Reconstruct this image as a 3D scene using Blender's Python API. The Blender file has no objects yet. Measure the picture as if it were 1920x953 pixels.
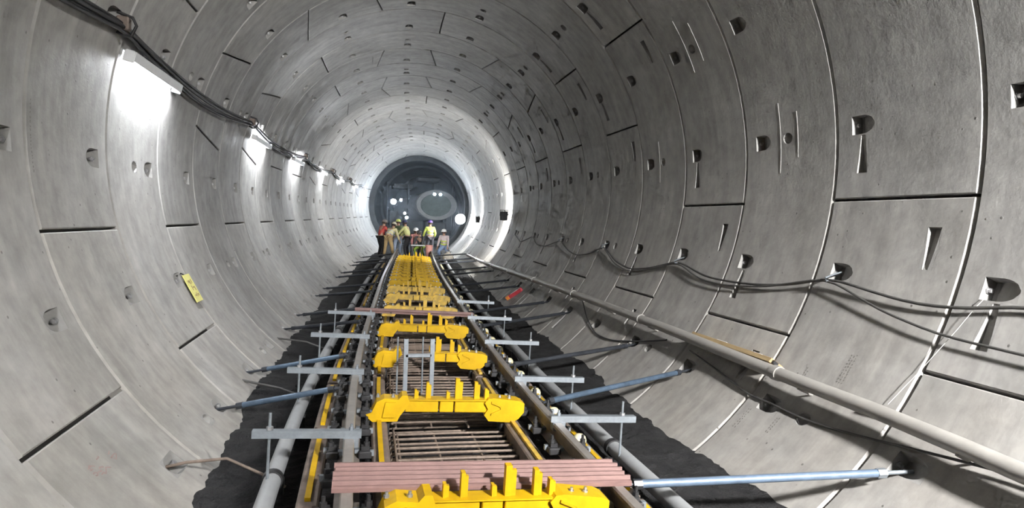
import bpy, math, random
import numpy as np
from mathutils import Vector, Matrix

random.seed(7)
rng = np.random.default_rng(11)
scene = bpy.context.scene
col = scene.collection
PI = math.pi
RAD = math.radians

# ------------------------------------------------------------------ camera
CAM = Vector((-1.0421, 0.0, -0.6688))
RIGHT = Vector((0.9701, -0.2399, 0.0367)).normalized()
FWD = Vector((0.2414, 0.9695, -0.0416)).normalized()
UP = RIGHT.cross(FWD).normalized()
RIGHT = FWD.cross(UP).normalized()
cd = bpy.data.cameras.new('camera')
cd.sensor_fit = 'HORIZONTAL'
cd.sensor_width = 36.0
cd.lens = 1266.74 / 1920.0 * 36.0
cd.clip_start = 0.05
cd.clip_end = 200
cam = bpy.data.objects.new('camera', cd)
col.objects.link(cam)
m = Matrix.Identity(4)
for i in range(3):
    m[i][0] = RIGHT[i]; m[i][1] = UP[i]; m[i][2] = -FWD[i]; m[i][3] = CAM[i]
cam.matrix_world = m
scene.camera = cam

# ------------------------------------------------------------------ world, exposure
w = bpy.data.worlds.new('world'); scene.world = w; w.use_nodes = True
w.node_tree.nodes['Background'].inputs[0].default_value = (0.5, 0.55, 0.6, 1)
w.node_tree.nodes['Background'].inputs[1].default_value = 0.0
scene.view_settings.view_transform = 'Standard'
scene.view_settings.look = 'None'
scene.view_settings.gamma = 1.0
scene.view_settings.use_curve_mapping = False
scene.view_settings.exposure = 0.87
scene.cycles.use_denoising = True
scene.cycles.max_bounces = 5
scene.cycles.diffuse_bounces = 3
scene.cycles.glossy_bounces = 2
scene.cycles.use_adaptive_sampling = True
scene.cycles.adaptive_threshold = 0.09
scene.cycles.adaptive_min_samples = 12
scene.cycles.volume_bounces = 0
scene.cycles.caustics_reflective = False
scene.cycles.caustics_refractive = False
scene.cycles.sample_clamp_indirect = 6.0

TUBE_EMIT = 245.0        # fluorescent tubes
REAR_EMIT = 2600.0       # unseen floodlight behind the camera, inferred from the shadows
FLOOD_EMIT = 1350.0

# ------------------------------------------------------------------ tunnel geometry
R = 3.26
D0, W = 3.8323, 1.5
K1, Y1, K2 = 0.0046616, 19.562, 0.0018065
VX, VZ = 0.9936, 0.1132

def axd(y):
    t = np.maximum(y - Y1, 0); yy = np.minimum(y, Y1)
    return K1*yy*yy/2 + K1*Y1*t + K2*t*t/2

def ax(y):
    d = float(axd(y)); return d*VX, d*VZ

def slope(y):
    return float(axd(y+.05) - axd(y-.05))/.1*VX

def rel(x, y, z):
    a = ax(y); return Vector((x+a[0], y, z+a[1]))

def wall(deg, y, r=R):
    t = RAD(deg); return rel(r*math.cos(t), y, r*math.sin(t))

_ty = np.array([-4, 3.7, 5.5, 7.1, 9.5, 12, 16, 20, 25, 46.])
_tx = np.array([-.27, -.268, -.262, -.23, -.15, -.065, 0, .03, .04, .04])
def xt(y):
    return float(np.mean(np.interp(np.linspace(y-1.2, y+1.2, 13), _ty, _tx)))

CANT = .028
def TR(u, y, z):                 # track-relative point
    return rel(xt(y)+u, y, z-CANT*u)

def tslope(y):
    return (TR(0, y+.1, 0).x - TR(0, y-.1, 0).x)/.2

# ------------------------------------------------------------------ mesh builder
class MB:
    def __init__(s): s.v = []; s.f = []; s.m = []; s.cur = 0
    def add(s, vs, fs):
        o = len(s.v); s.v += [tuple(p) for p in vs]
        for f in fs: s.f.append(tuple(i+o for i in f)); s.m.append(s.cur)
        return s
    def box(s, c, size, rot=None):
        x, y, z = [d/2 for d in size]
        vs = [Vector(p) for p in ((-x,-y,-z),(x,-y,-z),(x,y,-z),(-x,y,-z),(-x,-y,z),(x,-y,z),(x,y,z),(-x,y,z))]
        if rot is not None: vs = [rot @ p for p in vs]
        c = Vector(c)
        return s.add([p+c for p in vs], [(0,3,2,1),(4,5,6,7),(0,1,5,4),(1,2,6,5),(2,3,7,6),(3,0,4,7)])
    def bbox(s, c, size, b=.006, rot=None):      # chamfered box
        x, y, z = [d/2 for d in size]
        vs = []
        for sx in (-1,1):
            for sy in (-1,1):
                for sz in (-1,1):
                    vs += [Vector((sx*x, sy*(y-b), sz*(z-b))), Vector((sx*(x-b), sy*y, sz*(z-b))), Vector((sx*(x-b), sy*(y-b), sz*z))]
        import bmesh as _b
        bm = _b.new()
        for p in vs: bm.verts.new(p)
        r = _b.ops.convex_hull(bm, input=bm.verts)
        bm.verts.index_update()
        if rot is not None:
            for v in bm.verts: v.co = rot @ v.co
        c = Vector(c)
        s.add([v.co+c for v in bm.verts], [tuple(v.index for v in f.verts) for f in bm.faces])
        bm.free(); return s
    def tube(s, pts, r, n=8, cap=True):
        pts = [Vector(p) for p in pts]; k = len(pts)
        rs = r if isinstance(r, (list, tuple)) else [r]*k
        vs = []; up = None
        for i, p in enumerate(pts):
            d = (pts[min(i+1, k-1)] - pts[max(i-1, 0)])
            if d.length < 1e-9: d = Vector((0,1,0))
            d.normalize()
            if up is None:
                up = Vector((0,0,1)) if abs(d.z) < .9 else Vector((1,0,0))
            a = d.cross(up)
            if a.length < 1e-5: a = d.cross(Vector((1,0,0)))
            a.normalize(); b = a.cross(d).normalized(); up = b
            for j in range(n):
                t = 2*PI*j/n; vs.append(p + (a*math.cos(t) + b*math.sin(t))*rs[i])
        fs = [(i*n+j, i*n+(j+1)%n, (i+1)*n+(j+1)%n, (i+1)*n+j) for i in range(k-1) for j in range(n)]
        if cap: fs += [tuple(reversed(range(n))), tuple((k-1)*n+j for j in range(n))]
        return s.add(vs, fs)
    def prism(s, poly, y0, y1, fn=None):         # polygon in (x,z) extruded along y
        n = len(poly); fn = fn or (lambda x, y, z: Vector((x, y, z)))
        vs = [fn(x, y0, z) for x, z in poly] + [fn(x, y1, z) for x, z in poly]
        return s.add(vs, [(i, (i+1)%n, n+(i+1)%n, n+i) for i in range(n)] + [tuple(reversed(range(n))), tuple(range(n, 2*n))])
    def sweep(s, prof, ys, fn):                  # closed profile in (u,z) along ys
        n = len(prof); vs = [fn(u, y, z) for y in ys for u, z in prof]; k = len(ys)
        fs = [(i*n+j, i*n+(j+1)%n, (i+1)*n+(j+1)%n, (i+1)*n+j) for i in range(k-1) for j in range(n)]
        fs += [tuple(reversed(range(n))), tuple((k-1)*n+j for j in range(n))]
        return s.add(vs, fs)
    def lathe(s, prof, n=14, c=(0,0,0), rot=None):
        c = Vector(c); vs = []
        for r, z in prof:
            for j in range(n):
                t = 2*PI*j/n; p = Vector((r*math.cos(t), r*math.sin(t), z))
                if rot is not None: p = rot @ p
                vs.append(p + c)
        k = len(prof)
        fs = [(i*n+j, i*n+(j+1)%n, (i+1)*n+(j+1)%n, (i+1)*n+j) for i in range(k-1) for j in range(n)]
        fs += [tuple(reversed(range(n))), tuple((k-1)*n+j for j in range(n))]
        return s.add(vs, fs)
    def mesh(s, name, mats, smooth=None):
        me = bpy.data.meshes.new(name); me.from_pydata(s.v, [], s.f)
        if not isinstance(mats, (list, tuple)): mats = [mats]
        for mt in mats: me.materials.append(mt)
        if len(mats) > 1: me.polygons.foreach_set('material_index', s.m)
        me.update()
        if smooth:
            me.polygons.foreach_set('use_smooth', [True]*len(me.polygons))
            me.set_sharp_from_angle(angle=RAD(smooth))
        return me
    def build(s, name, mats, parent=None, smooth=None):
        o = bpy.data.objects.new(name, s.mesh(name, mats, smooth)); col.objects.link(o)
        if parent: o.parent = parent
        return o

def empty(name, loc=(0,0,0), rot=(0,0,0)):
    o = bpy.data.objects.new(name, None); col.objects.link(o); o.location = loc; o.rotation_euler = rot
    o.empty_display_size = .1; return o

def tag(o, label=None, cat=None, group=None, kind=None):
    if label: o['label'] = label
    if cat: o['category'] = cat
    if group: o['group'] = group
    if kind: o['kind'] = kind
    return o

def inst(name, me, parent=None, loc=(0,0,0), rot=(0,0,0), scale=None):
    o = bpy.data.objects.new(name, me); col.objects.link(o); o.location = loc; o.rotation_euler = rot
    if scale: o.scale = scale
    if parent: o.parent = parent
    return o

def basis(ex, ey, ez):
    return Matrix((ex, ey, ez)).transposed()

ORD = ['nearest', 'second', 'third', 'fourth', 'fifth', 'sixth', 'seventh', 'eighth', 'ninth', 'tenth', 'eleventh', 'twelfth', 'thirteenth',
       'fourteenth', 'fifteenth', 'sixteenth', 'seventeenth', 'eighteenth', 'nineteenth', 'twentieth', 'twenty-first', 'twenty-second']

# ------------------------------------------------------------------ materials
def pmat(name, c, rough=.6, metal=0., var=.15, scale=8., bump=.0, bscale=40., c2=None, stretch=None, spec=.5):
    mt = bpy.data.materials.new(name); mt.use_nodes = True
    nt = mt.node_tree; N = nt.nodes; L = nt.links; b = N['Principled BSDF']
    b.inputs['Roughness'].default_value = rough; b.inputs['Metallic'].default_value = metal
    b.inputs['Specular IOR Level'].default_value = spec
    tc = N.new('ShaderNodeTexCoord'); src = tc.outputs['Object']
    if stretch:
        mp = N.new('ShaderNodeMapping'); mp.inputs['Scale'].default_value = stretch
        L.new(src, mp.inputs[0]); src = mp.outputs[0]
    nz = N.new('ShaderNodeTexNoise'); nz.inputs['Scale'].default_value = scale; nz.inputs['Detail'].default_value = 6
    nz.inputs['Roughness'].default_value = .65
    L.new(src, nz.inputs['Vector'])
    rp = N.new('ShaderNodeValToRGB'); rp.color_ramp.elements[0].position = .32; rp.color_ramp.elements[1].position = .68
    lo = c2 or tuple(x*(1-var) for x in c); hi = tuple(min(1, x*(1+var)) for x in c)
    rp.color_ramp.elements[0].color = (*lo, 1); rp.color_ramp.elements[1].color = (*hi, 1)
    L.new(nz.outputs['Fac'], rp.inputs[0]); L.new(rp.outputs[0], b.inputs['Base Color'])
    if bump:
        n2 = N.new('ShaderNodeTexNoise'); n2.inputs['Scale'].default_value = bscale; n2.inputs['Detail'].default_value = 4
        L.new(src, n2.inputs['Vector'])
        bp = N.new('ShaderNodeBump'); bp.inputs['Strength'].default_value = bump; bp.inputs['Distance'].default_value = .02
        L.new(n2.outputs['Fac'], bp.inputs['Height']); L.new(bp.outputs[0], b.inputs['Normal'])
    return mt

def emat(name, c, s):
    mt = bpy.data.materials.new(name); mt.use_nodes = True
    b = mt.node_tree.nodes['Principled BSDF']
    b.inputs['Base Color'].default_value = (.8,.8,.8,1)
    b.inputs['Emission Color'].default_value = (*c, 1); b.inputs['Emission Strength'].default_value = s
    return mt

def concrete():
    mt = bpy.data.materials.new('precast_concrete'); mt.use_nodes = True
    nt = mt.node_tree; N = nt.nodes; L = nt.links; b = N['Principled BSDF']
    b.inputs['Specular IOR Level'].default_value = .35
    uv = N.new('ShaderNodeUVMap'); uv.uv_map = 'UVMap'
    oi = N.new('ShaderNodeObjectInfo')
    sc = N.new('ShaderNodeVectorMath'); sc.operation = 'SCALE'; sc.inputs['Scale'].default_value = 60
    cx = N.new('ShaderNodeCombineXYZ'); L.new(oi.outputs['Random'], cx.inputs[0]); L.new(oi.outputs['Random'], cx.inputs[1])
    L.new(cx.outputs[0], sc.inputs[0])
    ad = N.new('ShaderNodeVectorMath'); ad.operation = 'ADD'; L.new(uv.outputs[0], ad.inputs[0]); L.new(sc.outputs[0], ad.inputs[1])
    def noise(scale, detail, stretch=None, rough=.6):
        src = ad.outputs[0]
        if stretch:
            mp = N.new('ShaderNodeMapping'); mp.inputs['Scale'].default_value = stretch; L.new(src, mp.inputs[0]); src = mp.outputs[0]
        n = N.new('ShaderNodeTexNoise'); n.inputs['Scale'].default_value = scale; n.inputs['Detail'].default_value = detail
        n.inputs['Roughness'].default_value = rough; L.new(src, n.inputs['Vector']); return n.outputs['Fac']
    def ramp(f, p0, c0, p1, c1):
        r = N.new('ShaderNodeValToRGB'); e = r.color_ramp.elements
        e[0].position = p0; e[0].color = (*c0, 1); e[1].position = p1; e[1].color = (*c1, 1)
        L.new(f, r.inputs[0]); return r.outputs[0]
    def mix(kind, fac, a, bb):
        x = N.new('ShaderNodeMix'); x.data_type = 'RGBA'; x.blend_type = kind
        if isinstance(fac, (int, float)): x.inputs[0].default_value = fac
        else: L.new(fac, x.inputs[0])
        for sck, v in ((x.inputs[6], a), (x.inputs[7], bb)):
            if isinstance(v, tuple): sck.default_value = (*v, 1)
            else: L.new(v, sck)
        return x.outputs[2]
    base = ramp(noise(1.1, 7), .3, (.300, .297, .288), .7, (.425, .422, .411))
    streak = ramp(noise(1.0, 5, (.8, 7, 1)), .35, (.82, .82, .82), .68, (1.10, 1.10, 1.09))
    c = mix('MULTIPLY', .75, base, streak)
    mott = ramp(noise(6, 7), .35, (.80, .80, .80), .65, (1.09, 1.09, 1.09))
    c = mix('MULTIPLY', .8, c, mott)
    stain = ramp(noise(.8, 4, (.7, 3.5, 1)), .62, (0, 0, 0), .80, (1, 1, 1))
    sm = N.new('ShaderNodeMath'); sm.operation = 'MULTIPLY'; sm.inputs[1].default_value = .42; L.new(stain, sm.inputs[0])
    c = mix('MIX', sm.outputs[0], c, (.55, .54, .51))
    tone = ramp(oi.outputs['Random'], 0, (.93, .93, .94), 1, (1.05, 1.04, 1.02))
    c = mix('MULTIPLY', 1, c, tone)
    # mud dust on the lower part of the lining
    gm = N.new('ShaderNodeNewGeometry'); sx = N.new('ShaderNodeSeparateXYZ'); L.new(gm.outputs['Position'], sx.inputs[0])
    mr = N.new('ShaderNodeMapRange'); mr.inputs['From Min'].default_value = .6; mr.inputs['From Max'].default_value = -2.4; L.new(sx.outputs['Z'], mr.inputs['Value'])
    dn = ramp(noise(1.6, 6), .35, (.35,)*3, .65, (1,)*3)
    dm = N.new('ShaderNodeMath'); dm.operation = 'MULTIPLY'; L.new(mr.outputs[0], dm.inputs[0]); L.new(dn, dm.inputs[1])
    dm2 = N.new('ShaderNodeMath'); dm2.operation = 'MULTIPLY'; dm2.inputs[1].default_value = .75; L.new(dm.outputs[0], dm2.inputs[0])
    c = mix('MULTIPLY', dm2.outputs[0], c, (1.0, .945, .895))
    # bug holes
    vo = N.new('ShaderNodeTexVoronoi'); vo.inputs['Scale'].default_value = 9; L.new(ad.outputs[0], vo.inputs['Vector'])
    hol = ramp(vo.outputs['Distance'], .06, (1, 1, 1), .11, (0, 0, 0))
    sel = ramp(vo.outputs['Color'], .56, (0, 0, 0), .60, (1, 1, 1))
    hm = N.new('ShaderNodeMath'); hm.operation = 'MULTIPLY'; L.new(hol, hm.inputs[0]); L.new(sel, hm.inputs[1])
    hm2 = N.new('ShaderNodeMath'); hm2.operation = 'MULTIPLY'; hm2.inputs[1].default_value = .62; L.new(hm.outputs[0], hm2.inputs[0])
    c = mix('MIX', hm2.outputs[0], c, (.07, .065, .06))
    L.new(c, b.inputs['Base Color'])
    rr = ramp(noise(2, 3), .3, (.52,)*3, .7, (.75,)*3); L.new(rr, b.inputs['Roughness'])
    bp = N.new('ShaderNodeBump'); bp.inputs['Strength'].default_value = .25; bp.inputs['Distance'].default_value = .012
    hh = N.new('ShaderNodeMath'); hh.operation = 'SUBTRACT'; L.new(noise(22, 6), hh.inputs[0]); L.new(hm.outputs[0], hh.inputs[1])
    L.new(hh.outputs[0], bp.inputs['Height']); L.new(bp.outputs[0], b.inputs['Normal'])
    return mt

M = {}
M['concrete'] = concrete()
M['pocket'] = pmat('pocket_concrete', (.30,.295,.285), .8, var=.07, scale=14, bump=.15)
M['gasket'] = pmat('joint_gasket', (.035,.032,.03), .8, var=.3)
M['bolt'] = pmat('bolt_steel', (.45,.45,.46), .45, .8, var=.2, scale=30)
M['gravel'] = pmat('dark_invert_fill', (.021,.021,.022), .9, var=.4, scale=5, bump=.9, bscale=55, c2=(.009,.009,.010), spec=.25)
def darken_left(mt):  # mixes the fill towards near-black on the left side of the floor
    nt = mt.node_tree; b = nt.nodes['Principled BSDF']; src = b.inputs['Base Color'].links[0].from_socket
    at = nt.nodes.new('ShaderNodeAttribute'); at.attribute_name = 'dark_left'
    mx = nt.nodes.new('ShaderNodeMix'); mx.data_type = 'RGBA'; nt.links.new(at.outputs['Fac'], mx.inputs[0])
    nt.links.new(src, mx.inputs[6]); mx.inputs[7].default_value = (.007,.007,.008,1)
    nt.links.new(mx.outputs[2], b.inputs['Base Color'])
darken_left(M['gravel'])
M['rail'] = pmat('rail_steel', (.20,.175,.155), .5, .35, var=.25, scale=5, bump=.1, c2=(.13,.11,.10))
M['rail_top'] = pmat('rail_running_surface', (.34,.315,.29), .42, .5, var=.15, scale=6)
M['brown'] = pmat('brown_channel_steel', (.17,.135,.115), .65, .1, var=.3, scale=7, bump=.1)
M['yellow'] = pmat('yellow_paint', (.54,.33,.005), .5, var=.16, scale=5, bump=.05, spec=.25)
M['yellow_worn'] = pmat('worn_yellow_paint', (.62,.40,.05), .6, var=.25, scale=9, bump=.1, c2=(.34,.24,.07))
M['black'] = pmat('black_clamp', (.03,.03,.032), .55, .2, var=.3, scale=12)
M['galv'] = pmat('galvanised_steel', (.27,.30,.33), .45, .5, var=.18, scale=16)
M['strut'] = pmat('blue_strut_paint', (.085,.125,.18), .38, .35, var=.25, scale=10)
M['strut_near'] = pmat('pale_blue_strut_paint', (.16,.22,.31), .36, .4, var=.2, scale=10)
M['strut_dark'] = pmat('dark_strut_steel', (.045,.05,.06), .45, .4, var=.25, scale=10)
M['pipe'] = pmat('grey_plastic_pipe', (.30,.31,.32), .45, var=.10, scale=6)
M['wallpipe'] = pmat('wall_pipe_grey', (.36,.345,.325), .4, .15, var=.1, scale=5)
M['rebar'] = pmat('rusty_rebar', (.20,.155,.125), .7, .2, var=.3, scale=14, bump=.2)
M['redbar'] = pmat('red_brown_channel', (.20,.118,.108), .65, .1, var=.2, scale=9, stretch=(1,6,6))
M['cable'] = pmat('black_cable', (.03,.03,.032), .5, var=.25, scale=12)
M['greycable'] = pmat('dark_grey_cable', (.07,.068,.066), .55, var=.2, scale=12)
M['wood'] = pmat('timber', (.38,.28,.15), .7, var=.2, scale=4, stretch=(12,1.2,12), bump=.1)
M['paper'] = pmat('white_paper', (.75,.75,.77), .8, var=.06)
M['sign'] = pmat('yellow_sign', (.72,.68,.22), .6, var=.08)
M['print'] = pmat('brown_print', (.36,.28,.12), .8, var=.1)
M['redmark'] = pmat('red_chalk', (.30,.22,.21), .9, var=.2)
M['inkmark'] = pmat('grey_ink', (.17,.16,.15), .9, var=.2)
M['white'] = pmat('white_enamel', (.72,.73,.74), .45, var=.05)
M['string'] = pmat('white_string', (.7,.7,.68), .8, var=.05)
M['flood'] = pmat('floodlight_black', (.035,.038,.042), .5, .2, var=.2)
M['tbm'] = pmat('machine_dark_steel', (.075,.09,.105), .6, .1, var=.3, scale=2)
M['duct'] = pmat('grey_duct', (.30,.32,.33), .6, .1, var=.15, scale=3)
M['duct_in'] = pmat('green_duct_lining', (.10,.135,.125), .7, var=.2, scale=3)
M['dome'] = pmat('cream_insulator', (.66,.62,.42), .4, var=.05, scale=18)
M['red'] = pmat('red_paint', (.55,.06,.08), .5, var=.15)
M['orange'] = pmat('orange_plastic', (.85,.28,.06), .5, var=.1)
M['pink'] = pmat('salmon_plastic', (.85,.42,.36), .5, var=.08)
M['tube'] = emat('fluorescent_tube', (.93,.96,1.0), TUBE_EMIT)
M['tube_near'] = emat('fluorescent_tube_boosted', (.97,.98,1.0), TUBE_EMIT*2.1)  # tube just out of view, boosted to brighten the near left wall
M['rearlens'] = emat('rear_floodlight_lens', (1.0,.985,.965), REAR_EMIT)
M['floodlens'] = emat('floodlight_lens', (1.0,.99,.96), FLOOD_EMIT)
M['worklens'] = emat('work_lamp_lens', (.80,.90,1.0), 300.)
M['glarelens'] = emat('glaring_lamp_lens', (.95,.97,1.0), 130.)

# ------------------------------------------------------------------ tunnel lining
PA = [5.6, 28.3, 51.0, 73.4, 95.8, 118.0, 140.2, 162.3, 184.0, 205.6, 227.5, 250.3, 273.3, 296.3, 319.4, 342.6]
def pang(i):                       # angle of bolt position i (any integer)
    return PA[i % 16] + 360*(i//16)
def jang(h):                       # angle of joint between positions floor(h), ceil(h)
    i = math.floor(h); return (pang(i)+pang(i+1))/2
KEYS = {-1:5, 0:3, 1:5, 2:3, 3:5, 4:7, 5:5, 6:7, 7:2, 8:4, 9:2, 10:4, 11:5, 12:7, 13:2, 14:4, 15:5, 16:3, 17:2, 18:7, 19:5, 20:4, 21:2, 22:7, 23:5, 24:3, 25:2, 26:4}

lining = tag(empty('wall_lining'), 'grey precast concrete segment lining of the round tunnel with bolt pockets', 'tunnel lining', kind='structure')
CH = .011; DEP = .13
POCK = (.695, .875, 1.42)          # frac from, frac to, half angle
SOCK = (.445, .545, 1.05)
GRV = (.17, .26)                   # groove frac range (mirrored for the other side)
GA, GB = 3.9, 9.7

def segment(n, ha, hb, key):
    """one precast segment of ring n between joints ha and hb; key: (slant at ha, slant at hb) in deg"""
    detail = n <= 20
    y0 = D0 + W*n
    ga = math.degrees(.012/R)
    ta, tb = jang(ha)+ga, jang(hb)-ga
    sa, sb = key
    fcuts = {.0065, .0065+.023/W, 1-.0065-.008/W, 1-.0065}
    tc_ = math.degrees(.009/R)
    tcuts = {ta, ta+tc_, tb-tc_, tb}
    holes = []
    i0, i1 = math.ceil(ha), math.floor(hb)
    if detail:
        for i in range(i0, i1+1):
            a = pang(i); holes.append((POCK[0], POCK[1], a-POCK[2], a+POCK[2], 'pocket'))
        if i1-i0 == 2 and n <= 10:
            a = pang(i0+1); holes.append((SOCK[0], SOCK[1], a-SOCK[2], a+SOCK[2], 'socket'))
        if n <= 9 and i1-i0 == 2:
            for h in ((1-GRV[1], 1-GRV[0], ta+GA, ta+GB, 'groove_up'), (GRV[0], GRV[1], tb-GB, tb-GA, 'groove_down')):
                if -60 < (h[2]+180) % 360-180 < 60: holes.append(h)
    for h in holes:
        fcuts |= {h[0], h[1]}; tcuts |= {h[2], h[3]}
    def fill(cuts, step):
        c = sorted(cuts); out = [c[0]]
        for a, b in zip(c, c[1:]):
            k = max(1, math.ceil((b-a)/step))
            out += [a+(b-a)*j/k for j in range(1, k+1)]
        return out
    F = fill(fcuts, .5); T = fill(tcuts, 3.2 if n < 8 else 5.)
    Fx = [(F[0], DEP)] + [(f, (.024 if i == 0 else .008 if i == len(F)-1 else 0.)) for i, f in enumerate(F)] + [(F[-1], DEP)]
    Tx = [(T[0], DEP)] + [(t, .007 if i in (0, len(T)-1) else 0.) for i, t in enumerate(T)] + [(T[-1], DEP)]
    nf, ntt = len(Fx), len(Tx)
    vs = []; uvs = []
    for j, (t, et) in enumerate(Tx):
        for f, ef in Fx:
            tt = t
            if j <= 2: tt = t + sa*(2*f-1)
            elif j >= ntt-3: tt = t + sb*(2*f-1)
            y = y0+f*W
            r = R+max(ef, et)
            vs.append(wall(tt, y, r)); uvs.append((RAD(tt)*R, y))
    fs = []
    for j in range(ntt-1):
        for i in range(nf-1):
            fm = (Fx[i][0]+Fx[i+1][0])/2; tm = (Tx[j][0]+Tx[j+1][0])/2
            if 0 < i < nf-2 and 0 < j < ntt-2 and any(h[0] < fm < h[1] and h[2] < tm < h[3] for h in holes): continue
            a = j*nf+i; fs.append((a, a+1, a+nf+1, a+nf))
    mb = MB(); mb.v = [tuple(v) for v in vs]; mb.f = fs; mb.m = [0]*len(fs)
    me = mb.mesh('lining_segment', M['concrete'])
    ul = me.uv_layers.new(name='UVMap')
    li = np.zeros(len(me.loops), dtype=np.int32); me.loops.foreach_get('vertex_index', li)
    ul.data.foreach_set('uv', np.array(uvs, dtype=np.float32)[li].ravel())
    me.polygons.foreach_set('use_smooth', [True]*len(me.polygons)); me.set_sharp_from_angle(angle=RAD(30))
    o = bpy.data.objects.new('lining_segment', me); col.objects.link(o); o.parent = lining
    for h in holes:
        f = (h[0]+h[1])/2; t = (h[2]+h[3])/2; y = y0+f*W
        if -124 < (t+180) % 360-180 < -56: continue
        nm = {'pocket':'bolt_pocket', 'socket':'grout_socket', 'groove_up':'joint_groove', 'groove_down':'joint_groove'}[h[4]]
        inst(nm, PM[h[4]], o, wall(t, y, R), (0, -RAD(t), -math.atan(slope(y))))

def recess(half_l, half_v, outline, depth, rows=9, bolt=False):
    """recess set in a rectangular opening (2*half_l along y, 2*half_v along the circumference);
    outline(s) -> half width fraction, depth(s) for s in 0..1 along y"""
    mb = MB()
    def P(y, v, d): t = v/R; return Vector(((R+d)*math.cos(t)-R, y, (R+d)*math.sin(t)))
    ss = [i/(rows-1) for i in range(rows)]
    def grid(a, b):        # a,b: lists of points
        k = len(a); mb.add(a+b, [(i, i+1, k+i+1, k+i) for i in range(k-1)])
    Y = lambda s: -half_l + 2*half_l*s
    for sg in (-1, 1):
        rim = [P(Y(s), sg*half_v*outline(s), 0) for s in ss]
        edge = [P(Y(s), sg*half_v, 0) for s in ss]
        bot = [P(Y(s), sg*half_v*outline(s)*.86, depth(s)) for s in ss]
        grid(edge, rim); grid(rim, bot)
    k = 5
    for a, b in zip(ss, ss[1:]):
        A = [P(Y(a), half_v*outline(a)*.86*(-1+2*i/(k-1)), depth(a)) for i in range(k)]
        B = [P(Y(b), half_v*outline(b)*.86*(-1+2*i/(k-1)), depth(b)) for i in range(k)]
        grid(A, B)
    for s in (0, 1):
        if depth(s) > .003:
            A = [P(Y(s), half_v*outline(s)*(-1+2*i/(k-1)), 0) for i in range(k)]
            B = [P(Y(s), half_v*outline(s)*.86*(-1+2*i/(k-1)), depth(s)) for i in range(k)]
            grid(A, B)
    if bolt:
        mb.cur = 1; d = depth(1)*.5
        mb.lathe([(.026, 0), (.026, .006), (.017, .006), (.017, .03), (.004, .032)], 6, P(half_l-.002, 0, d), Matrix.Rotation(RAD(90), 3, 'X'))
    return mb
def _pout(s): return 1. if s > .55 else max(.12, math.sqrt(max(0, 1-((.55-s)/.55)**2)))
PM = {}
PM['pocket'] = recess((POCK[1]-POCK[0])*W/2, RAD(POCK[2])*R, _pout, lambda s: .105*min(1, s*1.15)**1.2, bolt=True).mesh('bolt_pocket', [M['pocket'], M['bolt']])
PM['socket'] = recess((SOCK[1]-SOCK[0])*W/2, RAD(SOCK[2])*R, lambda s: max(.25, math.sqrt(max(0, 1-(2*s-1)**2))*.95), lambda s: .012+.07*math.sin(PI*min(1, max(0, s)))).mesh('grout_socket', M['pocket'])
def groove(up):
    hl, hv = (GRV[1]-GRV[0])*W/2, RAD(GB-GA)*R/2
    mb = MB()
    def P(y, v, d): t = v/R; return Vector(((R+d)*math.cos(t)-R, y, (R+d)*math.sin(t)))
    rows = 8; sgn = 1 if up else -1          # blunt deep end lies on the joint side
    ss = [i/(rows-1) for i in range(rows)]
    V = lambda s: sgn*(-hv + 2*hv*s)
    wd = lambda s: hl*(.92 - .55*s)
    dp = lambda s: .065*(1-s)**.8 + .004
    def grid(a, b):
        k = len(a); mb.add(a+b, [(i, i+1, k+i+1, k+i) for i in range(k-1)])
    for sg in (-1, 1):
        rim = [P(sg*wd(s), V(s), 0) for s in ss]; bot = [P(sg*wd(s)*.9, V(s), dp(s)) for s in ss]
        grid([P(sg*hl, V(s), 0) for s in ss], rim); grid(rim, bot)
    grid([P(-wd(s)*.9, V(s), dp(s)) for s in ss], [P(wd(s)*.9, V(s), dp(s)) for s in ss])
    for s in (0, 1): grid([P(-wd(s), V(s), 0), P(wd(s), V(s), 0)], [P(-wd(s)*.9, V(s), dp(s)), P(wd(s)*.9, V(s), dp(s))])
    return mb.mesh('joint_groove', M['pocket'])
PM['groove_up'] = groove(True); PM['groove_down'] = groove(False)

SL = 1.85
for n in range(-1, 27):
    c = KEYS[n]
    js = [c-.5, c+.5, c+3.5, c+6.5, c+9.5, c+12.5, c+15.5]
    for q in range(6):
        ha, hb = js[q], js[q+1]
        if q == 0: k = (-SL, SL)
        elif q == 1: k = (SL, 0)
        elif q == 5: k = (0, -SL)
        else: k = (0, 0)
        segment(n, ha, hb, k)

def shell(name, ya, yb, r, mat, step=1.5, nseg=64):
    ys = list(np.arange(ya, yb+1e-6, step)); 
    if ys[-1] < yb-1e-6: ys.append(yb)
    vs = [wall(360*j/nseg, y, r) for y in ys for j in range(nseg)]
    fs = [(i*nseg+j, i*nseg+(j+1) % nseg, (i+1)*nseg+(j+1) % nseg, (i+1)*nseg+j) for i in range(len(ys)-1) for j in range(nseg)]
    mb = MB(); mb.v = [tuple(v) for v in vs]; mb.f = fs; mb.m = [0]*len(fs)
    o = mb.build(name, mat, lining, smooth=40)
    ul = o.data.uv_layers.new(name='UVMap')
    li = np.zeros(len(o.data.loops), dtype=np.int32); o.data.loops.foreach_get('vertex_index', li)
    uu = np.array([(RAD(360*j/nseg)*R, y) for y in ys for j in range(nseg)], dtype=np.float32)
    ul.data.foreach_set('uv', uu[li].ravel())
    return o
shell('joint_backing', D0-W, D0+27*W, R+DEP-.012, M['gasket'])
shell('lining_run', -20, D0-W-.003, R, M['concrete'])

for f, a0, a1 in ((1.575, -.5, 12.2), (1.385, 2.0, 10.0), (2.575, 23.5, 35.5), (2.385, 25, 33.5), (3.57, .5, 11)):
    y = D0+W*f
    MB().tube([wall(a, y, R-.001) for a in np.linspace(a0, a1, 8)], .0045, 6).build('mould_ridge', M['pocket'], lining, smooth=60)

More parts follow.
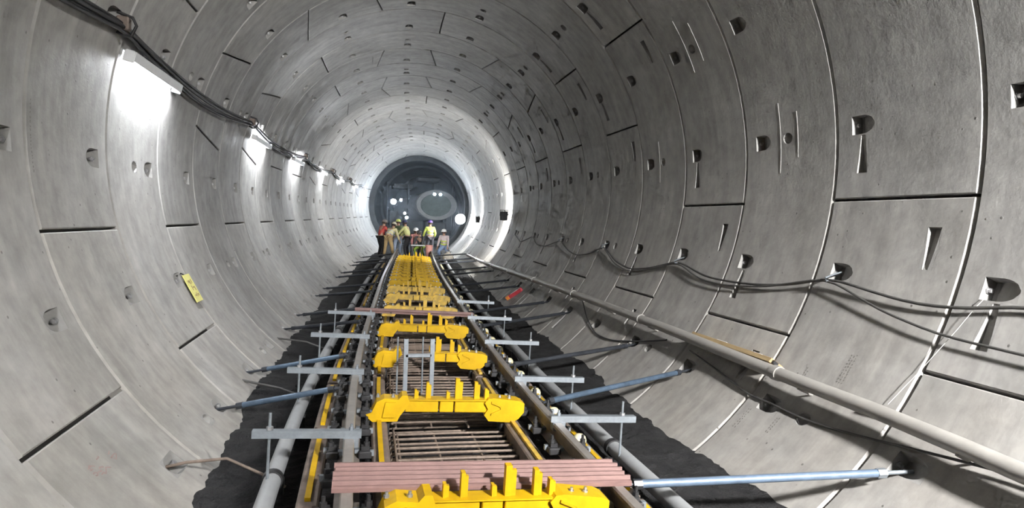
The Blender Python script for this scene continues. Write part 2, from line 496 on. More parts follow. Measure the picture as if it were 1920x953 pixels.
# ------------------------------------------------------------------ floor
FZ = -2.58
def floor_mesh():
    ys = np.concatenate([np.arange(-6, 2, .5), np.arange(2, 14, .07), np.arange(14, 44.31, .25)])
    us = np.linspace(-2.06, 2.06, 62)
    nx, ny = len(us), len(ys)
    h = rng.normal(0, 1, (ny, nx))
    for _ in range(2):
        h = (h + np.roll(h, 1, 0) + np.roll(h, -1, 0) + np.roll(h, 1, 1) + np.roll(h, -1, 1))/5
    vs = []
    edge = np.cumsum(rng.normal(0, .012, (ny, 2)), 0); edge -= edge.mean(0); edge = np.clip(edge*.7, -.04, .04)
    for i, y in enumerate(ys):
        for j, u in enumerate(us):
            z = FZ + h[i, j]*.028 + edge[i, 0 if u < 0 else 1]*(abs(u)/2)**3
            if u < -1.75: z += .05*min(1, (-1.75-u)/.2)*(.5+.5*math.sin(y*.8))
            vs.append(rel(u, y, z))
    fs = [(i*nx+j, i*nx+j+1, (i+1)*nx+j+1, (i+1)*nx+j) for i in range(ny-1) for j in range(nx-1)]
    mb = MB(); mb.v = [tuple(v) for v in vs]; mb.f = fs; mb.m = [0]*len(fs)
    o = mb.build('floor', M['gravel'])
    at = o.data.attributes.new('dark_left', 'FLOAT', 'POINT')
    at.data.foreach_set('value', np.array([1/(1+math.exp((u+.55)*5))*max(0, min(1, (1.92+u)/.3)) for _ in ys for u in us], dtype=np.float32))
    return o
tag(floor_mesh(), 'dark gravelly invert fill under the track', 'floor', kind='structure')

# ------------------------------------------------------------------ rails
RZ = -2.12
def rail_profile(u0):
    pts = [(-.034,-.012),(-.026,0),(.026,0),(.034,-.012),(.034,-.035),(.009,-.048),(.009,-.125),(.07,-.140),(.07,-.152),(-.07,-.152),(-.07,-.140),(-.009,-.125),(-.009,-.048),(-.034,-.035)]
    return [(u0+a, RZ+b) for a, b in pts]
YS = list(np.arange(.4, 31.01, .4))
clamp = MB()
clamp.bbox((0,0,0), (.085,.11,.05), .008); clamp.box((.0,.0,.035), (.05,.05,.03)); clamp.lathe([(.02,0),(.02,.03),(.011,.03),(.011,.06)], 6, (.01,0,.045))
clamp.cur = 1; clamp.box((-.052,.02,.012), (.03,.05,.025)); clamp.box((.045,-.03,.01), (.025,.03,.035))
clamp_me = clamp.mesh('rail_clamp', [M['black'], M['galv']])
for side, nm in ((-1, 'left'), (1, 'right')):
    t = tag(empty('running_rail', TR(side*.76, 2.5, RZ)), f'long brown steel {nm} running rail with worn grey top', 'rail', 'running rails')
    def loc(u, y, z, t=t): return TR(u, y, z) - t.location
    mb = MB(); prof = rail_profile(side*.76)
    mb.sweep(prof, YS, loc)
    o = mb.build('rail_body', [M['rail'], M['rail_top']], t)
    n = len(prof); idx = [1 if (i % n) in (0,1,2) and i < n*(len(YS)-1) else 0 for i in range(len(o.data.polygons))]
    o.data.polygons.foreach_set('material_index', idx)
    for ins in (-1, 1):
        y = 2.6
        while y < 24:
            p = TR(side*.76+ins*.105, y, RZ-.115)
            inst('rail_clamp', clamp_me, t, p-t.location, (0, 0, -math.atan(tslope(y)) + (0 if ins > 0 else PI)))
            y += .48

# side channels with yellow stripes, either side of each rail, in lengths
k = 0
for side, sn in ((-1, 'left'), (1, 'right')):
    for ins, inn in ((-1, 'outer'), (1, 'inner')):
        off = side*.76 + side*(-ins)*.0
        u = side*.76 + (side if inn == 'outer' else -side)*.215
        y = 2.4 + (.35 if inn == 'inner' else 0); q = 0
        while y < 23:
            L_ = 1.42; y1 = y + L_
            base = TR(u, y, -2.3)
            t = tag(empty('guard_channel', base), f'brown steel channel with yellow stripe, {ORD[q]} piece on {inn} side of {sn} rail', 'channel', 'striped channels beside the rails')
            f = lambda a, yy, z, base=base: TR(a, yy, z) - base
            yy = list(np.linspace(y, y1-.04, 5))
            MB().sweep([(u-.062,-2.40),(u-.062,-2.31),(u-.05,-2.30),(u+.05,-2.30),(u+.062,-2.31),(u+.062,-2.40),(u+.05,-2.40),(u+.05,-2.315),(u-.05,-2.315),(u-.05,-2.40)], yy, f).build('channel_body', M['brown'], t)
            MB().sweep([(u-.017,-2.302),(u-.017,-2.277),(u+.017,-2.277),(u+.017,-2.302)], list(np.linspace(y+.06, y1-.16, 5)), f).build('yellow_stripe', M['yellow'] if side < 0 or inn == 'outer' else M['yellow_worn'], t)
            for fy in (.2, .7, 1.2):
                p = TR(u, y+fy, -2.3)
                MB().box((0,0,-.19), (.07,.07,.19)).build('foot_block', M['black'], t).location = p-base
            if side > 0 and inn == 'outer':
                for fy in (.32, 1.02):
                    p = TR(u-.005, y+fy, -2.3)
                    inst('insulator_dome', M.setdefault('_dome_me', MB().lathe([(.052,0),(.055,.02),(.046,.045),(.028,.062),(.004,.068)], 12).mesh('insulator_dome', M['dome'], 60)), t, p-base)
            y = y1 + .03; q += 1

# ------------------------------------------------------------------ pipes beside the track
def coupled_pipe(u, z, r, label, couplings, ya=1.2, yb=29):
    base = TR(u, ya, z)
    t = tag(empty('drain_pipe', base), label, 'pipe', 'pipes beside the track')
    ys = [ya] + couplings + [yb]
    for a, b in zip(ys, ys[1:]):
        n = max(3, int((b-a)/.5))
        MB().tube([TR(u, y, z)-base for y in np.linspace(a+.012, b-.012, n)], r, 20).build('pipe_length', M['pipe'], t, smooth=50)
    for y in couplings:
        MB().tube([TR(u, y-.03, z)-base, TR(u, y+.03, z)-base], r+.012, 20).build('coupling_ring', M['black'], t, smooth=50)
    for y in np.arange(ya+.5, yb, 1.5):
        p = TR(u, y, z)-base
        mb = MB(); mb.box(p+Vector((0,0,-r-.035)), (.12,.05,.07)); mb.box(p+Vector((-.055,0,-r+.01)), (.02,.05,.05)); mb.box(p+Vector((.055,0,-r+.01)), (.02,.05,.05))
        mb.build('pipe_chair', M['black'], t)
coupled_pipe(-1.245, -2.44, .057, 'grey plastic drain pipe lying on the left of the track', [4.62, 7.55, 10.5, 13.5, 16.5, 19.5, 22.5])
coupled_pipe(1.325, -2.41, .06, 'grey plastic drain pipe lying on the right of the track', [5.05, 8.1, 11.1, 14.1, 17.1, 20.1, 23.1])

# ------------------------------------------------------------------ yellow gauge frames
BL = [(-.63,-.07),(-.585,-.055),(-.55,.03),(-.49,.06),(-.38,.05),(-.35,.085),(-.31,.085),(-.285,.02),(-.36,-.08),(-.38,-.125),(-.575,-.13),(-.61,-.10)]
BRR = [(.27,-.07),(.30,-.02),(.27,.03),(.30,.065),(.345,.072),(.56,.05),(.605,.03),(.605,-.045),(.56,-.10),(.51,-.13),(.31,-.12)]
FINS = [(-.26,.07,.018),(-.165,.13,.022),(.08,.165,.034),(.235,.14,.026),(.32,.085,.02),(.0,.06,.016)]
FZC = -2.165
def gauge_frame(y, q, style='full', worn=False):
    base = TR(0, y, FZC)
    t = tag(empty('gauge_frame', base, (0, CANT, -math.atan(tslope(y)))), f'yellow steel gauge frame across the track, {ORD[q]} from the camera' + (' with broken middle' if style == 'broken' else ''), 'gauge frame', 'yellow gauge frames')
    mt = M['yellow_worn'] if worn else M['yellow']
    a = MB().prism([(p[0]-.02, p[1]) for p in BL], -.075, .085); a.prism([(-.52,-.09),(-.42,-.09),(-.42,.03),(-.50,.03)], -.09, -.075); a.build('end_block', mt, t)
    b = MB().prism([(p[0]+.035, p[1]) for p in BRR], -.075, .085)
    b.prism([(.36,.045),(.46,0),(.47,-.02),(.36,-.07),(.36,-.055),(.44,-.018),(.435,0),(.36,.03)], -.088, -.075); b.build('end_block', mt, t)
    x0 = .05 if style == 'broken' else -.34
    for xa, xb in ([(x0, -.075), (-.062, .05), (.062, .36)] if style == 'full' else [(x0, .17), (.182, .36)]):
        MB().bbox(((xa+xb)/2, 0, -.0065), (xb-xa, .10, .097), .005).build('crossbar', mt, t)
    MB().prism([(x0,.042),(.34,.042),(.34,.050),(x0,.050)], -.065, .065).build('top_plate', mt, t)
    for i, (x, h, wd) in enumerate(FINS):
        if style == 'broken' and x < 0: continue
        mb = MB(); mb.box((x,0,.05+h/2), (wd,.05,h)); mb.box((x+wd*.9,.0,.05+h*.42), (wd*.8,.03,h*.84))
        mb.build('upright_fin', mt, t)
    for x in (-.56,-.44,.44,.52):
        MB().lathe([(.016,0),(.016,.014),(.009,.014),(.009,.03)], 6, (x,-.01,.055)).build('bolt', M['bolt'], t)
    for x in (-.50, .50):
        MB().bbox((x,.02,-.24), (.09,.09,.20), .01).build('jack_leg', M['black'], t)
fy = [3.47, 5.47, 7.47, 9.42, 11.35, 13.1, 14.6, 15.9, 17.0, 17.9, 18.8, 19.7, 20.6, 21.5, 22.5, 23.5, 24.6, 25.7]
for q, y in enumerate(fy):
    gauge_frame(y, q, 'broken' if q == 2 else 'full', worn=(q in (4, 5, 6)))

# rebar mats between the frames
bar = MB()
bar.tube([(-.52,0,-.09),(-.52,0,-.012),(-.505,0,0),(0,0,.003),(.50,0,0),(.515,0,-.012),(.515,0,-.09)], .0105, 6)
bar_me = bar.mesh('transverse_bar', M['rebar'], 50)
q = 0
for a, b in zip(fy[:8], fy[1:9]):
    ya, yb = a+.28, b-.02
    yc = (ya+yb)/2
    t = tag(empty('rebar_mat', TR(.06, ya, -2.40)), f'rusty reinforcing bar mat between the rails, {ORD[q]} from the camera', 'rebar mat', 'rebar mats in the track bed')
    n = int((yb-ya)/.115)
    for i in range(n+1):
        y = ya + (yb-ya)*i/n
        inst('transverse_bar', bar_me, t, TR(.06, y, -2.40+random.uniform(-.006,.006))-t.location, (0, 0, -math.atan(tslope(y))+random.uniform(-.012,.012)))
    for u, z in ((-.40,-2.42),(-.1,-2.42),(.22,-2.42),(.50,-2.385),(.55,-2.43),(-.43,-2.385)):
        MB().tube([TR(u, y, z)-t.location for y in (ya-.08, yc, yb+.08)], .010, 6).build('long_bar', M['rebar'], t, smooth=50)
    for i in range(n+1):
        y = ya + (yb-ya)*(i+.5)/(n+1)
        inst('lower_bar', bar_me, t, TR(.06, y, -2.50+random.uniform(-.008,.008))-t.location, (0, 0, -math.atan(tslope(y))+random.uniform(-.02,.02)))
    q += 1

# red-brown channel bars lying across the rails
def cross_bar(u0, u1, y, z, label, group, wd=.096):
    base = TR(u0, y, z)
    t = tag(empty('channel_bar', base, (0, CANT, -math.atan(tslope(y)))), label, 'steel bar', group)
    L_ = u1-u0
    MB().add([Vector((x, yy, zz)) for x in (0, L_) for yy, zz in ((-wd/2,0),(wd/2,0),(wd/2,.036),(wd/2-.014,.052),(wd/2-.028,.052),(wd/2-.034,.030),(-wd/2+.012,.030),(-wd/2,.022))],
             [tuple(range(7, -1, -1)), tuple(range(8, 16))] + [(i, (i+1) % 8, 8+(i+1) % 8, 8+i) for i in range(8)]).build('bar_body', M['redbar'], t)
    MB().box((L_*.3, -wd/2-.001, .012), (.03,.006,.014)).build('bolt_hole', M['black'], t)
    return t
for i in range(5):
    cross_bar(-.83+random.uniform(-.008,.008), .835+random.uniform(-.008,.008), 3.60+i*.067, RZ, f'red-brown steel channel bar lying across both rails, {ORD[i]} of five side by side', 'channel bars stacked across the rails', .057)
for i in range(2):
    cross_bar(-1.0, .82, 10.5+i*.1, RZ, f'dark red-brown bar lying across the far track, {("nearer","farther")[i]} of the pair', 'pair of bars across the far track')

# galvanised upright frame standing in the track
t = tag(empty('upright_frame', TR(-.18, 6.4, -2.45)), 'galvanised upright frame with two posts standing between the rails', 'frame')
for u in (-.31, -.06):
    mb = MB(); mb.prism([(u+.19-.02,0),(u+.19+.02,0),(u+.19+.02,.66),(u+.19-.02,.66)], -.015, -.010); 
    for e in (-.02, .017): mb.prism([(u+.19+e,0),(u+.19+e+.003,0),(u+.19+e+.003,.66),(u+.19+e,.66)], -.010, .03)
    mb.build('post', M['galv'], t)
    MB().tube([Vector((u+.14,.35,0)), Vector((u+.14,.35,.62))], .009, 8).build('threaded_rod', M['galv'], t)
MB().bbox((.0,0,.50), (.25,.03,.035), .005).build('crossbar', M['galv'], t)

# ------------------------------------------------------------------ spindle brackets
def spindle(side, y, q, sn):
    base = TR(side*1.0, y, FZ)
    t = tag(empty('spindle_bracket', base, (0, CANT, -math.atan(tslope(y)))), f'galvanised spindle bracket arm on {sn} rail with threaded rod, {ORD[q]} from the camera', 'bracket', 'spindle brackets along the track')
    z = .485
    mb = MB(); c = side*.035
    mb.prism([(c-.34,z-.024),(c+.34,z-.024),(c+.34,z+.024),(c-.34,z+.024)], -.028, -.024)
    mb.prism([(c-.34,z+.020),(c+.34,z+.020),(c+.34,z+.024),(c-.34,z+.024)], -.024, .028)
    mb.prism([(c-.34,z-.024),(c+.34,z-.024),(c+.34,z-.020),(c-.34,z-.020)], -.024, .028)
    mb.build('arm', M['galv'], t)
    MB().tube([Vector((side*.27,0,.0)), Vector((side*.27,0,.62))], .0095, 8).build('threaded_rod', M['galv'], t)
    MB().lathe([(.022,0),(.022,.02),(.014,.02)], 6, (side*.27,0,z+.026)).build('nut', M['bolt'], t)
    MB().lathe([(.05,0),(.05,.008),(.014,.012)], 10, (side*.27,0,.0)).build('base_plate', M['galv'], t)
    mb = MB(); mb.bbox((-side*.24,0,z-.055), (.10,.07,.07), .006); mb.lathe([(.016,0),(.016,.02),(.009,.02),(.009,.04)], 6, (-side*.24,0,z+.024)); mb.build('rail_grip', M['galv'], t)
for q, y in enumerate([4.80, 6.10, 8.05, 10.1, 12.1]): spindle(1, y, q, 'right')
for q, y in enumerate([4.50, 6.35, 8.25, 10.2]): spindle(-1, y, q, 'left')

# ------------------------------------------------------------------ struts to the lining
def strut(deg, y, side, q, sn, far_y, near=False):
    p1 = wall(deg, y, R+.045); p0 = TR(side*.84, far_y, -2.20)
    base = p0
    t = tag(empty('track_strut', base), (('pale' if near else 'dark') + f' blue screw strut bracing {sn} rail against the lining, {ORD[q]} from the camera'), 'strut', 'struts bracing the track')
    d = (p1-p0); L_ = d.length; d.normalize()
    A = lambda s: d*s
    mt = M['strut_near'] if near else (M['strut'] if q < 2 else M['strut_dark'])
    MB().tube([A(.12), A(L_-.20)], .026, 12).build('strut_tube', mt, t, smooth=50)
    MB().tube([A(L_-.22), A(L_)], .014, 8).build('wall_screw', M['galv'] if near else M['strut_dark'], t, smooth=50)
    MB().tube([A(0), A(.14)], .015, 8).build('rail_screw', M['strut_dark'], t, smooth=50)
    MB().tube([A(L_-.25), A(L_-.19)], .032, 6).build('lock_nut', M['galv'] if near else M['strut_dark'], t)
    MB().tube([A(.10), A(.155)], .032, 6).build('lock_nut', M['strut_dark'], t)
    MB().bbox((0,0,0), (.05,.09,.07), .008).build('rail_shoe', M['black'], t)
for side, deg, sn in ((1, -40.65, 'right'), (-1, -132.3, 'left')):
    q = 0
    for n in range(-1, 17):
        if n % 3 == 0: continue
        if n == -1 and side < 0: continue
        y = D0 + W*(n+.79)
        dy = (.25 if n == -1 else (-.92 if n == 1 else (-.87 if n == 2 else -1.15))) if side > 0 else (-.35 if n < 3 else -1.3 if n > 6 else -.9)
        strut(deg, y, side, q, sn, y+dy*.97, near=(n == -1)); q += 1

# thin bent rods sticking out of pockets on the left
def thin_rod(pts, r, label, mt='greycable'):
    base = pts[0]
    o = MB().tube([p-base for p in pts], r, 8).build('tie_rod', M[mt], None, smooth=50); o.location = base
    return tag(o, label, 'rod', 'thin rods in the left pockets')
thin_rod([wall(-132.9, 5.02, R+.05), wall(-131.6, 5.0, R-.06), rel(-1.85, 4.95, -2.36), rel(-1.62, 4.9, -2.46), rel(-1.45, 4.86, -2.55)], .011, 'thin rusty rod bending from a lower left pocket down to the pipe', 'rebar')
thin_rod([wall(-132.1, 7.58, R+.01), rel(-1.78, 7.3, -2.45), rel(-1.5, 7.15, -2.52)], .013, 'short thin rod leaning from lower left lining, nearer of two')
thin_rod([wall(-132.0, 10.17, R+.01), rel(-1.75, 9.9, -2.44), rel(-1.5, 9.8, -2.52)], .013, 'short thin rod leaning from lower left lining, farther of two')

# ------------------------------------------------------------------ pipe along the right wall
WP = [(-3, -37.2), (2.77, -37.3), (3.2, -36.9), (3.88, -36.5), (5.14, -36.3), (7.1, -35.7), (10.3, -35.7), (14.1, -36.8), (18, -38.6), (23, -41.5), (28, -43.5)]
def wpa(y): return float(np.interp(y, [a for a, _ in WP], [b for _, b in WP]))
base = wall(wpa(2), 2, R-.14)
t = tag(empty('wall_pipe', base), 'long grey pipe carried along the lower right wall', 'pipe')
cuts = [-2, 2.05, 5.0, 8.0, 11.0, 14.0, 17.0, 20.0, 24.0, 28.0]
for a, b in zip(cuts, cuts[1:]):
    MB().tube([wall(wpa(y), y, R-.14)-base for y in np.linspace(a+.01, b-.01, 9)], .055, 20).build('pipe_length', M['wallpipe'], t, smooth=50)
for y in cuts[1:-1]:
    MB().tube([wall(wpa(y), y-.04, R-.14)-base, wall(wpa(y), y+.04, R-.14)-base], .064, 20).build('pipe_coupling', M['wallpipe'], t, smooth=50)
for n in range(-2, 14):
    y = D0+W*(n+.55); a = wpa(y)
    MB().tube([wall(a-.4, y, R+.0)-base, wall(a-.9, y, R-.10)-base, wall(a-1.1, y, R-.15)-base], .010, 6).build('pipe_bracket', M['wallpipe'], t)
def cable(name, label, pts, r, mt, group=None, cat='cable'):
    # smooth path through (deg, y, offset) triples
    ys = [p[1] for p in pts]; o = []
    order = np.argsort(ys); P = [pts[i] for i in order]
    yy = np.array([p[1] for p in P]); dd = np.array([p[0] for p in P]); oo = np.array([p[2] for p in P])
    s = np.linspace(yy[0], yy[-1], max(16, int((yy[-1]-yy[0])/.14)))
    dg = np.interp(s, yy, dd); of = np.interp(s, yy, oo)
    for _ in range(2):
        dg[1:-1] = (dg[:-2]+2*dg[1:-1]+dg[2:])/4; of[1:-1] = (of[:-2]+2*of[1:-1]+of[2:])/4
    pts3 = [wall(a, y, R-c) for a, y, c in zip(dg, s, of)]
    b = pts3[0]
    ob = MB().tube([p-b for p in pts3], r, 7).build(name, M[mt], None, smooth=60); ob.location = b
    return tag(ob, label, cat, group)
cable('wall_cable', 'thin cable clipped below the grey pipe on the right wall', [(-36.2,1.5,.05),(-37.0,2.8,.05),(-38.3,3.4,.04),(-39.6,3.9,.03),(-40.4,4.3,.02),(-40.8,4.72,.015),(-40.3,5.0,.02),(-41.0,5.25,.015),(-39.5,5.8,.04),(-37.8,6.6,.06)], .010, 'greycable', 'cables on the right wall')
cable('wall_cable', 'thin dark cable running just above the near end of the wall pipe', [(-35.9,1.5,.05),(-36.0,2.8,.04),(-35.8,3.3,.03),(-35.5,3.75,.03),(-35.6,4.0,.06)], .012, 'cable', 'cables on the right wall')
cable('wall_cable', 'drooping dark cable along the right wall, upper of the two', [(-19.4,1.8,.03),(-19.0,3.3,.03),(-20.2,3.6,.04),(-20.7,3.9,.04),(-20.6,4.2,.04),(-19.8,4.6,.05),(-18.7,5.06,.06),(-20.6,5.5,.05),(-21.6,6.0,.04),(-22.0,6.6,.04),(-21.8,7.2,.04),(-19.3,8.0,.04),(-22.2,8.8,.04),(-23.5,9.5,.04),(-22,10.2,.04),(-18.0,11.0,.04),(-21.3,11.7,.04),(-22.5,12.4,.04),(-21.5,13.1,.04),(-18.0,14.0,.04),(-21.5,15.2,.04),(-21.5,16.2,.04),(-18,17.0,.04),(-22,18.4,.04),(-18,20,.04)], .012, 'greycable', 'cables on the right wall')
cable('wall_cable', 'drooping dark cable along the right wall, lower of the two', [(-25.2,1.8,.05),(-24.6,3.18,.05),(-24.2,3.8,.05),(-22.4,4.4,.05),(-20.3,4.8,.06),(-18.8,5.06,.07),(-20.0,5.4,.06),(-21.9,5.95,.05),(-23.0,6.7,.05),(-22.6,7.3,.05),(-19.6,8.0,.05),(-23,8.9,.05),(-24.3,9.5,.05),(-22.8,10.2,.05),(-18.3,11.0,.05)], .010, 'greycable', 'cables on the right wall')
cable('wall_cable', 'thin cable hanging in a loop below the wall pipe beside the far struts', [(-36.5,10.6,.05),(-40.5,10.0,.02),(-43.5,9.2,.02),(-43.0,8.6,.02),(-41.3,8.15,.02),(-39.6,7.7,.03),(-37.6,7.2,.06)], .010, 'cable', 'cables on the right wall')
# hooks holding the cables
for i, (dg, y) in enumerate(((-18.4, 5.06), (-19.0, 8.0), (-17.6, 11.0), (-17.6, 14.0))):
    b = wall(dg, y, R)
    o = MB().tube([wall(dg+1.2, y, R+.04)-b, wall(dg+.4, y, R-.03)-b, wall(dg-.6, y, R-.10)-b, wall(dg-1.0, y, R-.08)-b, wall(dg-.7,y,R-.04)-b], .009, 6).build('cable_hook', M['galv'], None, smooth=60)
    o.location = b; tag(o, f'small steel hook holding the cables in a right wall pocket, {ORD[i]} from the camera', 'hook', 'cable hooks on the right wall')
# white string hanging from the near pocket
b = wall(-18.2, 3.58, R-.01)
o = MB().tube([Vector((0,0,0))]+[wall(dg, y, R-.03)-b for dg, y in ((-20, 3.62), (-23, 3.69), (-26, 3.76), (-29, 3.82), (-32, 3.88), (-34.5, 3.92))], .002, 5).build('string', M['string']); o.location = b
tag(o, 'thin white string hanging from the near right pocket to the pipe', 'string')

# timber plank with papers resting on the wall pipe
def wframe(deg, y):
    t_ = RAD(deg); n_ = Vector((-math.cos(t_), 0, -math.sin(t_))); tang = Vector((-math.sin(t_), 0, math.cos(t_)))
    s = slope(y); yv = Vector((s, 1, 0)).normalized()
    return n_, yv, tang         # inward normal, along axis, upward along the wall (right side)
n_, yv, tg = wframe(-34.7, 5.9)
c = wall(-34.75, 5.88, R-.085)
t = tag(empty('timber_plank', c), 'tan timber plank with papers lying on the right wall pipe', 'plank')
rot = basis(n_, yv, tg)
MB().bbox((0,0,0), (.15,1.46,.045), .004, rot).build('plank_body', M['wood'], t)
MB().box(rot @ Vector((.01,.13,.026)), (.12,.19,.004), rot).build('paper_sheet', M['paper'], t)
MB().box(rot @ Vector((.01,-.50,.026)), (.11,.13,.004), rot).build('paper_sheet', M['paper'], t)
MB().box(rot @ Vector((.03,-.745,-.002)), (.05,.035,.03), rot).build('end_cleat', M['black'], t)
# red tool on the invert
p0, p1 = wall(-48.5, 15.2, R-.03), wall(-41.7, 14.8, R-.03)
t = tag(empty('hand_level', p0), 'red bar shaped level with orange end leaning on the lower right wall', 'level')
d = (p1-p0); ez = wframe(-45, 15)[0]; ex = d.normalized(); ey = ez.cross(ex).normalized(); rot = basis(ex, ey, ez)
MB().bbox(d*.55, (d.length*.8,.06,.10), .008, rot).build('level_body', M['red'], t)
MB().bbox(d*.06, (d.length*.2,.07,.11), .01, rot).build('end_cap', M['orange'], t)
MB().box(d*.55+ez*.052, (d.length*.5,.03,.004), rot).build('label_strip', M['paper'], t)

# ------------------------------------------------------------------ left wall: cables, lamps, sign
hooks = [-6, .3, 6.64, 12.85, 19.9, 26.3, 32.5, 38.5, 44]
def lcab(k, extra, r, off, label):
    pts = []
    for a, b in zip(hooks, hooks[1:]):
        for s in np.linspace(0, 1, 9)[:-1]:
            y = a+(b-a)*s
            pts.append((163.0+extra+(1.9+.45*k)*math.sin(PI*s)**.9+random.uniform(-.12,.12), y, off))
    cable('power_cable', label, pts, r, 'cable', 'cables on the left wall')
lcab(0, -.35, .016, .05, 'black power cable on the left wall, uppermost of the bundle')
lcab(1, .0, .018, .075, 'black power cable on the left wall, second from the top of the bundle')
lcab(2, .25, .015, .05, 'black power cable on the left wall, third from the top of the bundle')
lcab(3, .5, .017, .07, 'black power cable on the left wall, lowest of the bundle')
for i, y in enumerate(hooks[2:7]):
    b = wall(162.4, y, R)
    t = tag(empty('cable_hanger', b), f'dark steel hanger holding the left cable bundle, {ORD[i]} from the camera', 'hanger', 'cable hangers on the left wall')
    MB().tube([wall(161.2,y,R+.03)-b, wall(161.2,y,R-.10)-b, wall(162.2,y,R-.15)-b, wall(164.0,y,R-.14)-b, wall(164.4,y,R-.08)-b, wall(164.1,y,R-.02)-b], .014, 7).build('hook_rod', M['black'], t, smooth=60)
    MB().bbox(wall(162.6,y,R-.05)-b, (.10,.10,.12), .012).build('clamp_block', M['brown'], t)

def lamp(deg, y, label, mat='tube', length=1.52, group='tube lamps on the left wall', top=False):
    t_ = RAD(deg); n_ = Vector((-math.cos(t_), 0, -math.sin(t_)))
    down = Vector((math.sin(t_), 0, -math.cos(t_)));
    if down.z > 0: down = -down
    if abs(n_.z) > .6: down = n_; 
    s = slope(y); yv = Vector((s, 1, 0)).normalized()
    side = n_ if down is not n_ else Vector((math.sin(t_), 0, -math.cos(t_)))
    ex = side; ez = -down
    ey = yv; ex = (ex - yv*ex.dot(yv)).normalized(); ez = ex.cross(ey).normalized()
    if ez.dot(-down) < 0: ez = -ez; ex = -ex
    rot = basis(ex, ey, ez)
    c = wall(deg, y, R-.07)
    t = tag(empty('tube_lamp', c), label, 'lamp', group)
    if top: MB().bbox(rot @ Vector((-.005,0,.040)), (.085,length+.06,.04), .008, rot).build('lamp_housing', M['white'], t)
    MB().bbox(rot @ Vector((.045,0,.010 if top else -.012)), (.008,length+.06,.09), .002, rot).build('front_shade', M['white'], t)
    MB().tube([rot @ Vector((.004,-length/2,-.004)), rot @ Vector((.004,length/2,-.004))], .017, 12).build('tube', M[mat], t, smooth=60)
    for sg in (-1, 1):
        MB().bbox(rot @ Vector((-.005,sg*(length/2+.018),.0)), (.10,.025,.10), .006, rot).build('end_cap', M['white'], t)
        MB().bbox(rot @ Vector((-.045,sg*(length/2-.04),.0)), (.05,.03,.03), .004, rot).build('wall_bracket', M['galv'], t)
LY = [7.72, 14.1, 18.9, 24.0, 29.4, 35.4, 40.6]
for i, y in enumerate(LY):
    lamp(166.6 if i < 3 else 166.2, y, f'white fluorescent tube lamp on the left wall, {ORD[i]} from the camera', top=(i == 0))
for i, y in enumerate([3.2, -2.4, -8.5]):
    lamp(166.4, y, f'white fluorescent tube lamp on the left wall out of view, {ORD[i]}', group='tube lamps behind the camera', top=True, mat='tube_near' if i == 0 else 'tube')
# yellow sign hung in the left pocket
n_, yv, tg = wframe(-151.8, 8.2)
c = wall(-151.9, 8.24, R-.035); tg = -tg
rot = basis(n_, yv, tg)
t = tag(empty('yellow_sign', c), 'small yellow sign with brown lettering hung on the left wall', 'sign')
MB().bbox((0,0,0), (.012,.26,.34), .003, rot).build('sign_board', M['sign'], t)
for i, (yy, zz, ly, lz) in enumerate([(-.05,.08,.05,.03),(-.01,.07,.03,.05),(.05,.08,.02,.05),(-.04,.0,.02,.06),(.02,.005,.06,.018),(.06,-.01,.02,.05),(-.05,-.09,.05,.018),(.0,-.085,.018,.05),(.05,-.09,.045,.03)]):
    MB().box(rot @ Vector((.0075,yy,zz)), (.003,ly,lz), rot).build('print_mark', M['print'], t)
MB().tube([rot @ Vector((0,-.02,.16)), rot @ Vector((-.02,-.06,.20)), rot @ Vector((-.06,-.10,.19))], .008, 6).build('hanging_wire', M['black'], t)

# chalk and stencil marks on the segments (flat print)
def ribbon(mb, pts, wd):
    for (a0, y0), (a1, y1) in zip(pts, pts[1:]):
        p, q_ = wall(a0, y0, R-.003), wall(a1, y1, R-.003)
        d = (q_-p).normalized(); nn = wframe(a0, y0)[0]; s = d.cross(nn).normalized()*wd/2
        mb.add([p+s, q_+s, q_-s, p-s], [(0,1,2,3)])
mb = MB()
for _ in range(16):
    a, y = random.uniform(-139.2,-137.6), random.uniform(4.22,4.52)
    ribbon(mb, [(a, y), (a+random.uniform(-.25,.35), y+random.uniform(.0,.05)), (a+random.uniform(-.3,.3), y+random.uniform(.02,.07))], .009)
tag(mb.build('chalk_mark', M['redmark']), 'faint red chalk scribble on the lower left wall', 'marking')
def stamp(deg0, deg1, y, rows, label, gap=.028):
    mb = MB()
    for rr in range(rows):
        a = deg0
        while a < deg1:
            l = random.uniform(.12, .34)
            ribbon(mb, [(a, y+rr*gap+random.uniform(-.004,.004)), (a+l, y+rr*gap+random.uniform(-.006,.006))], .010)
            a += l+random.uniform(.12, .4)
    tag(mb.build('stencil_mark', M['inkmark']), label, 'marking', 'grey stencil marks on the lining')
stamp(-46.5, -42.5, 5.18, 2, 'row of faint grey stencil marks below the wall pipe, left of two')
stamp(-44.8, -42.0, 4.80, 2, 'row of faint grey stencil marks below the wall pipe, right of two')
stamp(-33.8, -29.2, 4.45, 3, 'patch of faint grey stencil dots above the wall pipe')
stamp(-35.2, -33.2, 4.86, 2, 'short faint grey stencil mark just above the wall pipe')
stamp(178.5, 187.5, 5.42, 1, 'thin vertical line of grey stencil marks beside the left ring joint')

